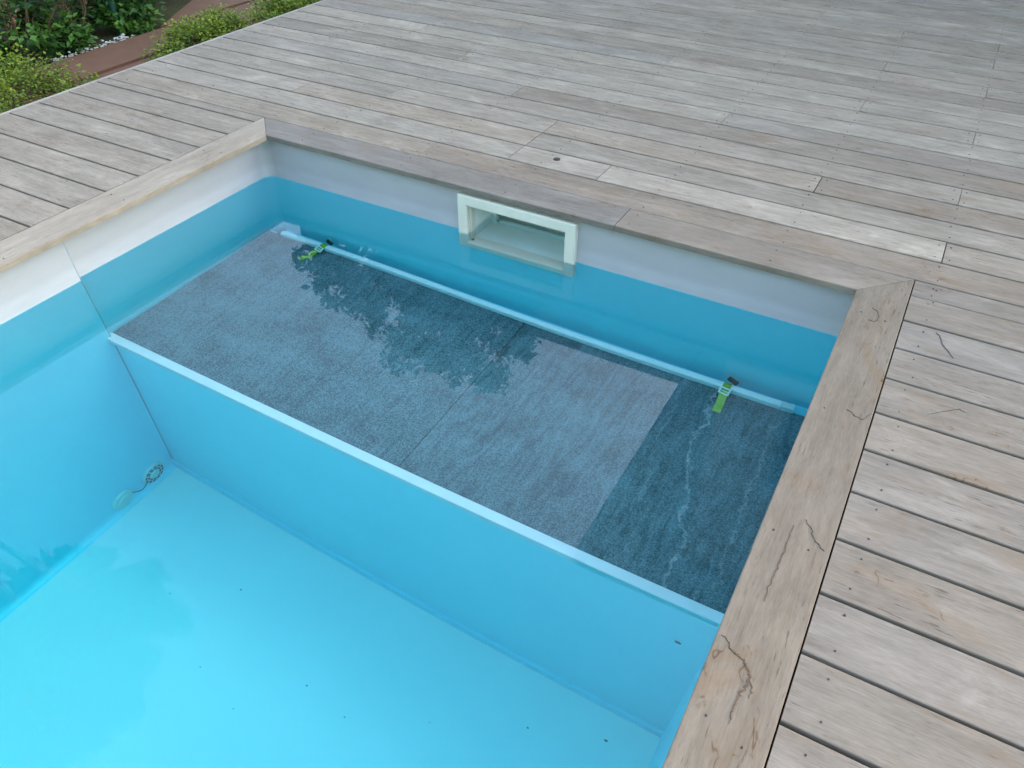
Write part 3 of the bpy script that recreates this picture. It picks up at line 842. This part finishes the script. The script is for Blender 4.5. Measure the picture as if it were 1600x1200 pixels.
# ------------------------------------------------------------------ garden: path planks
path = box_obj('path', -1.80, -1.166, -6.0, 6.0, GROUND + 0.002, -0.112, M['joist']); tag(path, kind='structure')
def path_plank(poly, z1, mat=M['path']):
    v, f = prism(poly, -0.111, z1)
    return mesh_obj('path_plank', v, f, mat, path)
path_plank([(-1.425, -6), (-1.168, -6), (-1.168, 6), (-1.425, 6)], -0.084)
path_plank([(-1.785, -6), (-1.462, -6), (-1.462, 6), (-1.785, 1.02)], -0.080)
pc = [(-1.79, 1.03), (-1.50, 6.0), (-3.2, 6.0), (-2.75, 2.9), (-2.35, 2.05), (-2.08, 1.55), (-1.90, 1.22)]
v, f = prism(pc, -0.125, -0.072)
mesh_obj('path_plank', v, f, M['path'], path)
box_obj('edging_strip', -1.459, -1.428, -6, 6, -0.111, -0.0925, M['path_red'], path)

# ------------------------------------------------------------------ plants
def leaf_cloud(name, pts, mat, parent, size, aspect=1.7, droop=0.4, fold=0.25):
    """pts: (pos, outward dir, tone). Each leaf is a folded diamond of four triangles."""
    V = []; F = []; tone = []
    for (p, d, tn) in pts:
        p = Vector(p)
        ax = Vector((random.gauss(0, 1), random.gauss(0, 1), random.gauss(0, 0.6))) * 0.8 + Vector(d) * 0.9 - Vector((0, 0, droop * random.random()))
        if ax.length < 1e-4: ax = Vector((1, 0, 0))
        ax.normalize()
        up = Vector((random.gauss(0, 0.5), random.gauss(0, 0.5), 1.0)) + Vector(d) * 0.5
        sd_ = ax.cross(up)
        if sd_.length < 1e-4: sd_ = Vector((1, 0, 0))
        sd_.normalize(); nn = sd_.cross(ax)
        L = size * random.uniform(0.6, 1.25); wd = L / aspect / 2
        o = len(V)
        V += [p, p + ax * L * 0.45 + sd_ * wd + nn * wd * fold, p + ax * L, p + ax * L * 0.45 - sd_ * wd + nn * wd * fold, p + ax * L * 0.5]
        F += [(o, o + 1, o + 4), (o + 1, o + 2, o + 4), (o + 2, o + 3, o + 4), (o + 3, o, o + 4)]
        tone += [tn] * 4
    m = bpy.data.meshes.new(name); m.from_pydata([tuple(v) for v in V], [], F); m.update()
    at = m.attributes.new('tone', 'FLOAT', 'FACE'); at.data.foreach_set('value', tone)
    m.materials.append(mat)
    o = bpy.data.objects.new(name, m); link(o)
    if parent is not None: under(parent, o)
    return o

def rnd_dir():
    while True:
        v = Vector((random.uniform(-1, 1), random.uniform(-1, 1), random.uniform(-1, 1)))
        if 0.05 < v.length < 1: return v.normalized()

def shrub(name, label, cat, group, base, rx, ry, h, n, size, mat, stems=7, dens=0.55, aspect=1.7, stem_mat=None, flat=False, lift=0.0):
    root = empty(name, base); tag(root, label, cat, group)
    B0 = Vector(base)
    bm = bmesh.new(); tips = []
    for s in range(stems):
        a = random.uniform(0, 6.28); rr = math.sqrt(random.random()) * 0.95
        tip = B0 + Vector((math.cos(a) * rx * rr, math.sin(a) * ry * rr, h * random.uniform(0.5, 0.98) * (1 - 0.35 * rr)))
        st = B0 + Vector((math.cos(a) * rx * 0.25 * rr, math.sin(a) * ry * 0.25 * rr, 0.0))
        mid = st.lerp(tip, 0.5) + Vector((random.uniform(-.1, .1) * rx, random.uniform(-.1, .1) * ry, 0.08 * h))
        r0 = 0.006 if h > 0.4 else 0.0018
        add_tube(bm, [st, mid, tip], [r0, r0 * 0.7, r0 * 0.3], 5)
        tips += [(mid, 0.5), (tip, 1.0)]
    under(root, bm_obj('stem', bm, stem_mat or M['stem']))
    pts = []
    cl = []
    for k in range(int(10 + n / 60)):
        d = rnd_dir(); d.z = abs(d.z) if random.random() < 0.8 else d.z * 0.3
        rr = random.uniform(0.45, 1.0)
        cl.append((B0 + Vector((d.x * rx * rr, d.y * ry * rr, h * (0.12 + 0.85 * max(0, d.z) * rr) + lift)), d, random.uniform(0.0, 0.75)))
    cr = (0.22 if h > 0.4 else 0.30) * min(rx, ry) + 0.02
    while len(pts) < n:
        c, d, tn = random.choice(cl)
        o = rnd_dir() * cr * random.random() ** 0.6; o.z *= 0.8
        p = c + o
        if p.z < B0.z + 0.005: p.z = B0.z + random.uniform(0.005, 0.03)
        t = min(1, max(0, tn * 0.55 + 0.34 * random.random() + 0.25 * (o.z / cr) + (0.12 if h < 0.2 else 0)))
        pts.append((p, (d + o.normalized() * 0.6).normalized(), t))
    under_leaf = leaf_cloud('foliage', pts, mat, root, size, aspect)
    return root

GZ = GROUND
HG = 'shrubs of the hedge beyond the path'
shrub('hedge_shrub', 'dark green shrub at the upper left corner behind the pale ground cover', 'shrub', HG, (-2.22, -0.05, GZ), 0.36, 0.40, 0.75, 1500, 0.055, M['leaf_mid'])
shrub('hedge_shrub', 'leafy green shrub with bright leaf tips left of the white pebbles', 'shrub', HG, (-2.10, 0.36, GZ), 0.30, 0.32, 0.62, 1500, 0.045, M['leaf_mid'])
shrub('hedge_shrub', 'dark shrub just behind the row of white pebbles', 'shrub', HG, (-2.28, 0.78, GZ), 0.34, 0.30, 0.85, 1600, 0.050, M['leaf_dark'])
shrub('hedge_shrub', 'dark green shrub where the brown path widens', 'shrub', HG, (-2.20, 1.14, GZ), 0.30, 0.28, 0.70, 1500, 0.046, M['leaf_dark'])
shrub('hedge_shrub', 'dark shrub highest along the brown path at the top edge', 'shrub', HG, (-2.62, 1.68, GZ), 0.38, 0.36, 0.9, 1500, 0.050, M['leaf_dark'])
for (x, y, h, lb) in ((-2.95, 0.05, 1.3, 'tall dark shrub deep in the hedge behind the upper left corner'), (-3.0, 0.7, 1.4, 'tall dark shrub deep in the hedge behind the fence post'),
                      (-3.1, 1.4, 1.4, 'tall dark shrub deep in the hedge beyond the bend of the path'), (-2.9, -0.7, 1.3, 'tall dark shrub deep in the hedge left of the frame'), (-3.5, 2.2, 1.5, 'tall dark shrub deep in the hedge farthest along the path')):
    shrub('hedge_shrub', lb, 'shrub', HG, (x, y, GZ), 0.55, 0.5, h, 1500, 0.075, M['leaf_dark'])
shrub('hedge_shrub', 'low dark leafy shrub tucked against the bend of the brown path', 'shrub', HG, (-2.06, 1.02, GZ), 0.18, 0.20, 0.32, 900, 0.040, M['leaf_mid'])
shrub('hedge_shrub', 'low dark shrub at the foot of the hedge under the dried stems', 'shrub', HG, (-2.02, 0.60, GZ), 0.14, 0.20, 0.26, 700, 0.038, M['leaf_dark'])
CG = 'light green ground cover spilling over the path'
shrub('ground_cover', 'bright yellow green ground cover plant at the left edge beside the deck', 'plant', CG, (-1.52, -0.17, -0.08), 0.30, 0.40, 0.17, 6500, 0.017, M['leaf_cover'], 40, aspect=1.3)
shrub('ground_cover', 'bright green ground cover mound hanging over the middle of the deck edge', 'plant', CG, (-1.36, 0.98, -0.08), 0.17, 0.40, 0.13, 6000, 0.017, M['leaf_cover'], 40, aspect=1.3)
shrub('ground_cover', 'small green ground cover plant at the top edge beside the deck', 'plant', CG, (-1.38, 1.72, -0.08), 0.17, 0.34, 0.11, 4000, 0.017, M['leaf_cover'], 30, aspect=1.3)
shrub('ground_cover', 'low strip of ground cover creeping out under the left plant', 'plant', CG, (-1.30, 0.12, -0.083), 0.07, 0.16, 0.035, 350, 0.016, M['leaf_cover'], 14, aspect=1.3)

def dry_plant(base, h, label, n):
    root = empty('dry_plant', base); tag(root, label, 'dry plant', 'dried stems in the hedge')
    B0 = Vector(base); bm = bmesh.new(); pts = []
    for s in range(5):
        tip = B0 + Vector((random.uniform(-.12, .12), random.uniform(-.15, .15), h * random.uniform(.7, 1)))
        mid = B0.lerp(tip, .55) + Vector((random.uniform(-.04, .04), random.uniform(-.04, .04), 0))
        add_tube(bm, [B0, mid, tip], [.004, .003, .0015], 5)
        for k in range(n):
            q = random.uniform(.35, 1); p = (mid.lerp(tip, (q - .5) * 2) if q > .5 else B0.lerp(mid, q * 2)) + rnd_dir() * .025
            pts.append((p, rnd_dir(), random.random()))
    under(root, bm_obj('stem', bm, M['stem']))
    leaf_cloud('foliage', pts, M['leaf_dry'], root, 0.035, 2.0)
dry_plant((-1.98, 0.25, GZ), 0.40, 'dried brown stems standing in front of the leafy left shrub', 14)
dry_plant((-2.02, 0.62, GZ), 0.42, 'dried brown stems standing behind the white pebbles', 14)

# white flowers at the left edge
for (x, y, z, lb) in ((-1.86, -0.02, 0.02, 'small white flower at the left edge above the ground cover'),):
    root = empty('flower', (x, y, GZ)); tag(root, lb, 'flower')
    bm = bmesh.new(); add_tube(bm, [(x, y, GZ), (x + .01, y, z)], [.002, .0015], 5); under(root, bm_obj('stem', bm, M['stem']))
    for k in range(6):
        a = k * math.pi / 3; bm = bmesh.new()
        bmesh.ops.create_icosphere(bm, subdivisions=1, radius=0.014, matrix=Matrix.Translation((x + .01 + .014 * math.cos(a), y + .014 * math.sin(a), z + .004)) @ Matrix.Rotation(a, 4, 'Z') @ Matrix.Diagonal((1, .6, .25, 1)))
        under(root, bm_obj('petal', bm, M['petal']))

# white pebbles along the path
bm = bmesh.new()
for k in range(320):
    y = random.uniform(0.34, 0.86); x = -1.815 - abs(random.gauss(0, 0.03)); r = random.uniform(0.004, 0.010)
    bmesh.ops.create_icosphere(bm, subdivisions=1, radius=r, matrix=Matrix.Translation((x, y, GROUND + 0.05 * random.random() ** 1.5 + r * 0.4)) @ Matrix.Rotation(random.uniform(0, 3), 4, 'Z') @ Matrix.Diagonal((1.3, 0.9, 0.65, 1)))
for k in range(12):
    y = random.uniform(0.50, 0.66); x = random.uniform(-1.30, -1.18); r = 0.006
    bmesh.ops.create_icosphere(bm, subdivisions=1, radius=r, matrix=Matrix.Translation((x, y, -0.084 + r * .5)))
o = bm_obj('pebbles', bm, M['pebble']); tag(o, 'white pebbles scattered along the edge of the brown path', 'pebbles', kind='stuff')

# green wire fence in the hedge
fx = -2.02
fence = empty('wire_fence', (fx, 0.9, GZ)); tag(fence, 'dark green coated wire fence with a post standing in the hedge', 'fence')
for y in (-1.6, 0.92, 3.4):
    bm = bmesh.new(); add_tube(bm, [(fx, y, GZ), (fx, y, 1.05)], 0.018, 10); under(fence, bm_obj('post', bm, M['fence']))
for z in (0.16, 0.55, 1.0):
    bm = bmesh.new(); add_tube(bm, [(fx, -1.6 + 5.0 * k / 20, z - 0.012 * math.sin(math.pi * (k % 10) / 10)) for k in range(21)], 0.0035, 6); under(fence, bm_obj('wire', bm, M['fence']))

# ------------------------------------------------------------------ trees whose crowns are mirrored in the water
def tree(base, lobes, leaf_n, size, label):
    root = empty('tree', base); tag(root, label, 'tree')
    B0 = Vector(base); bm = bmesh.new()
    top = max(lobes, key=lambda l: l[0][2])
    cen = sum((Vector(l[0]) for l in lobes), Vector()) / len(lobes)
    fork = Vector((B0.x * .6 + cen.x * .4, B0.y * .6 + cen.y * .4, B0.z + (cen.z - B0.z) * .55))
    hgt = Vector(top[0]).z - B0.z
    add_tube(bm, [B0, B0.lerp(fork, .5) + Vector((.06, -.05, 0)), fork], [hgt * .022, hgt * .017, hgt * .013], 10)
    for (c, r) in lobes:
        c = Vector(c); mid = fork.lerp(c, .5) + Vector((random.uniform(-.1, .1), random.uniform(-.1, .1), .1))
        add_tube(bm, [fork, mid, c], [hgt * .010, hgt * .007, hgt * .003], 7)
        for k in range(6):
            d = rnd_dir(); add_tube(bm, [mid.lerp(c, random.uniform(.3, 1)), c + d * r * .8], [hgt * .003, hgt * .001], 5)
    under(root, bm_obj('trunk', bm, M['bark']))
    pts = []; tot = sum(r ** 2 for _, r in lobes)
    for (c, r) in lobes:
        c = Vector(c); n = int(leaf_n * r * r / tot)
        twigs = [c + rnd_dir() * r * random.random() ** .5 for _ in range(int(12 + 24 * r))]
        for k in range(n):
            t = random.choice(twigs); o = rnd_dir() * random.random() ** .5 * (0.12 + .09 * r)
            pts.append((t + o, rnd_dir(), random.random()))
    leaf_cloud('crown', pts, M['leaf_tree'], root, size, 1.8)
    return root
def polar(az, el, D, o=(1.1, -0.55)):
    a = math.radians(az); return (o[0] + D * math.sin(a), o[1] + D * math.cos(a), -0.2 + D * math.tan(math.radians(el)))
D = 9.0
tree((-4.3, 6.6, GZ), [(polar(-29.8, 40.3, D), .36), (polar(-33.5, 38.4, D), .50), (polar(-38.0, 37.0, D), .52), (polar(-42.0, 33.6, D), .45), (polar(-44.5, 31.0, D), .42), (polar(-36, 31, D), 1.0), (polar(-30, 34, D), .85), (polar(-26.8, 36.4, D), .42),
      (polar(-41, 27, D), 1.0), (polar(-45.5, 28, D), .5), (polar(-31, 28, D), .9), (polar(-35, 34, D), .7), (polar(-27.5, 32, D), .7)],
     17000, 0.15, 'leafy garden tree whose dark crown is mirrored in the water over the shelf')
tree((-5.2, -0.6, GZ), [(polar(-68, 49, 6.0, (1.3, -1.8)), .6), (polar(-75, 51.5, 6.0, (1.3, -1.8)), .7), (polar(-83, 51, 6.0, (1.3, -1.8)), .8), (polar(-74, 46, 6.2, (1.3, -1.8)), .7), (polar(-84, 45, 6.2, (1.3, -1.8)), .8), (polar(-95, 47, 6.4, (1.3, -1.8)), .9)],
     20000, 0.15, 'broad garden tree beyond the hedge, faintly mirrored over the deep pool')

# unseen hedge added behind the viewer to darken the far pool wall
hb = empty('blocker_hedge', (1.5, -8.2, GZ)); tag(hb, 'tall evergreen hedge added out of view behind the near pool end to dim the far wall', 'hedge')
bm = bmesh.new()
for k in range(24):
    x = -7 + 17 * k / 23; add_tube(bm, [(x, -8.2, GZ), (x + random.uniform(-.1, .1), -8.2, 4.4)], [.05, .02], 6)
under(hb, bm_obj('trunks', bm, M['bark'])); bpy.data.objects['trunks']['kind'] = 'stuff'
pts = []
for k in range(14000):
    x = random.uniform(-7.3, 10.3); z = random.uniform(GZ + .03, 5.2 + .25 * pnoise(Vector((x, 0, 0)))); y = -8.2 + random.choice([-1, 1]) * (0.42 - abs(random.gauss(0, .1)))
    pts.append(((x, y, z), (0, 1 if y > -8.2 else -1, .2), random.random()))
leaf_cloud('foliage', pts, M['leaf_dark'], hb, 0.26, 1.6)

# ------------------------------------------------------------------ house at the far right: its roof edge is mirrored in the water and shades the far deck
house = empty('house', (3.6, 8.0, GZ)); tag(house, 'pale rendered house with wide flat roof shading the far right deck', 'house')
RZ = 6.8; RX0 = -0.08; RY0 = 4.05
hy = 4.50
def hpart(name, x0, x1, y0, y1, z0, z1, mat, bev=0.0): return under(house, box_obj(name, x0, x1, y0, y1, z0, z1, mat, None, bev))
hpart('wall', 1.2, 9.0, hy + 0.0, hy + 0.25, 2.35, RZ, M['render'])
hpart('wall', 1.2, 1.6, hy, hy + 0.25, GZ, 2.349, M['render'])
hpart('wall', 5.2, 9.0, hy, hy + 0.25, GZ, 2.349, M['render'])
hpart('wall', 1.2, 1.45, hy + 0.2505, 12.0, GZ, RZ, M['render'])
hpart('roof', RX0, 9.6, RY0, 12.6, RZ + 0.001, RZ + 0.24, M['soffit'])
hpart('fascia', RX0 - 0.03, 9.6, RY0 - 0.03, RY0 - 0.001, RZ - 0.01, RZ + 0.27, M['fascia'])
hpart('fascia', RX0 - 0.03, RX0 - 0.001, RY0 - 0.0005, 12.6, RZ - 0.01, RZ + 0.27, M['fascia'])
for k in range(3):
    x0_ = 1.6 + 1.2 * k
    fr = under(house, bm_obj('window', frame_bm(x0_ + 0.002, x0_ + 1.198, 0.02, 2.345, x0_ + 0.07, x0_ + 1.13, 0.09, 2.27, hy + 0.05, hy + 0.12, 0.004), M['frame']))
    p_ = box_obj('pane', x0_ + 0.0705, x0_ + 1.1295, hy + 0.08, hy + 0.095, 0.0905, 2.2695, M['pane']); p_.parent = fr; p_.matrix_parent_inverse = house.matrix_world.inverted() if False else Matrix.Identity(4)
for k in range(2):
    x0_ = 1.9 + 1.9 * k
    fr = under(house, bm_obj('window', frame_bm(x0_, x0_ + 1.1, 3.6, 4.9, x0_ + 0.07, x0_ + 1.03, 3.67, 4.83, hy - 0.03, hy - 0.0005, 0.004), M['frame']))
    p_ = box_obj('pane', x0_ + 0.0705, x0_ + 1.0295, hy - 0.018, hy - 0.0006, 3.6705, 4.8295, M['pane']); p_.parent = fr; p_.matrix_parent_inverse = Matrix.Identity(4)
# wing that runs to the left behind, under the same roof height
hpart('wing_wall', -4.2, 1.1995, 9.3, 9.55, GZ, RZ, M['render'])
hpart('wing_roof', -4.6, RX0 - 0.031, 8.40, 12.6, RZ + 0.001, RZ + 0.24, M['soffit'])
hpart('fascia', -4.6, RX0 - 0.031, 8.37, 8.399, RZ - 0.01, RZ + 0.27, M['fascia'])
hpart('door_sill', 1.6, 5.2, hy - 0.02, hy + 0.2, GZ + 0.002, 0.018, M['frame'])
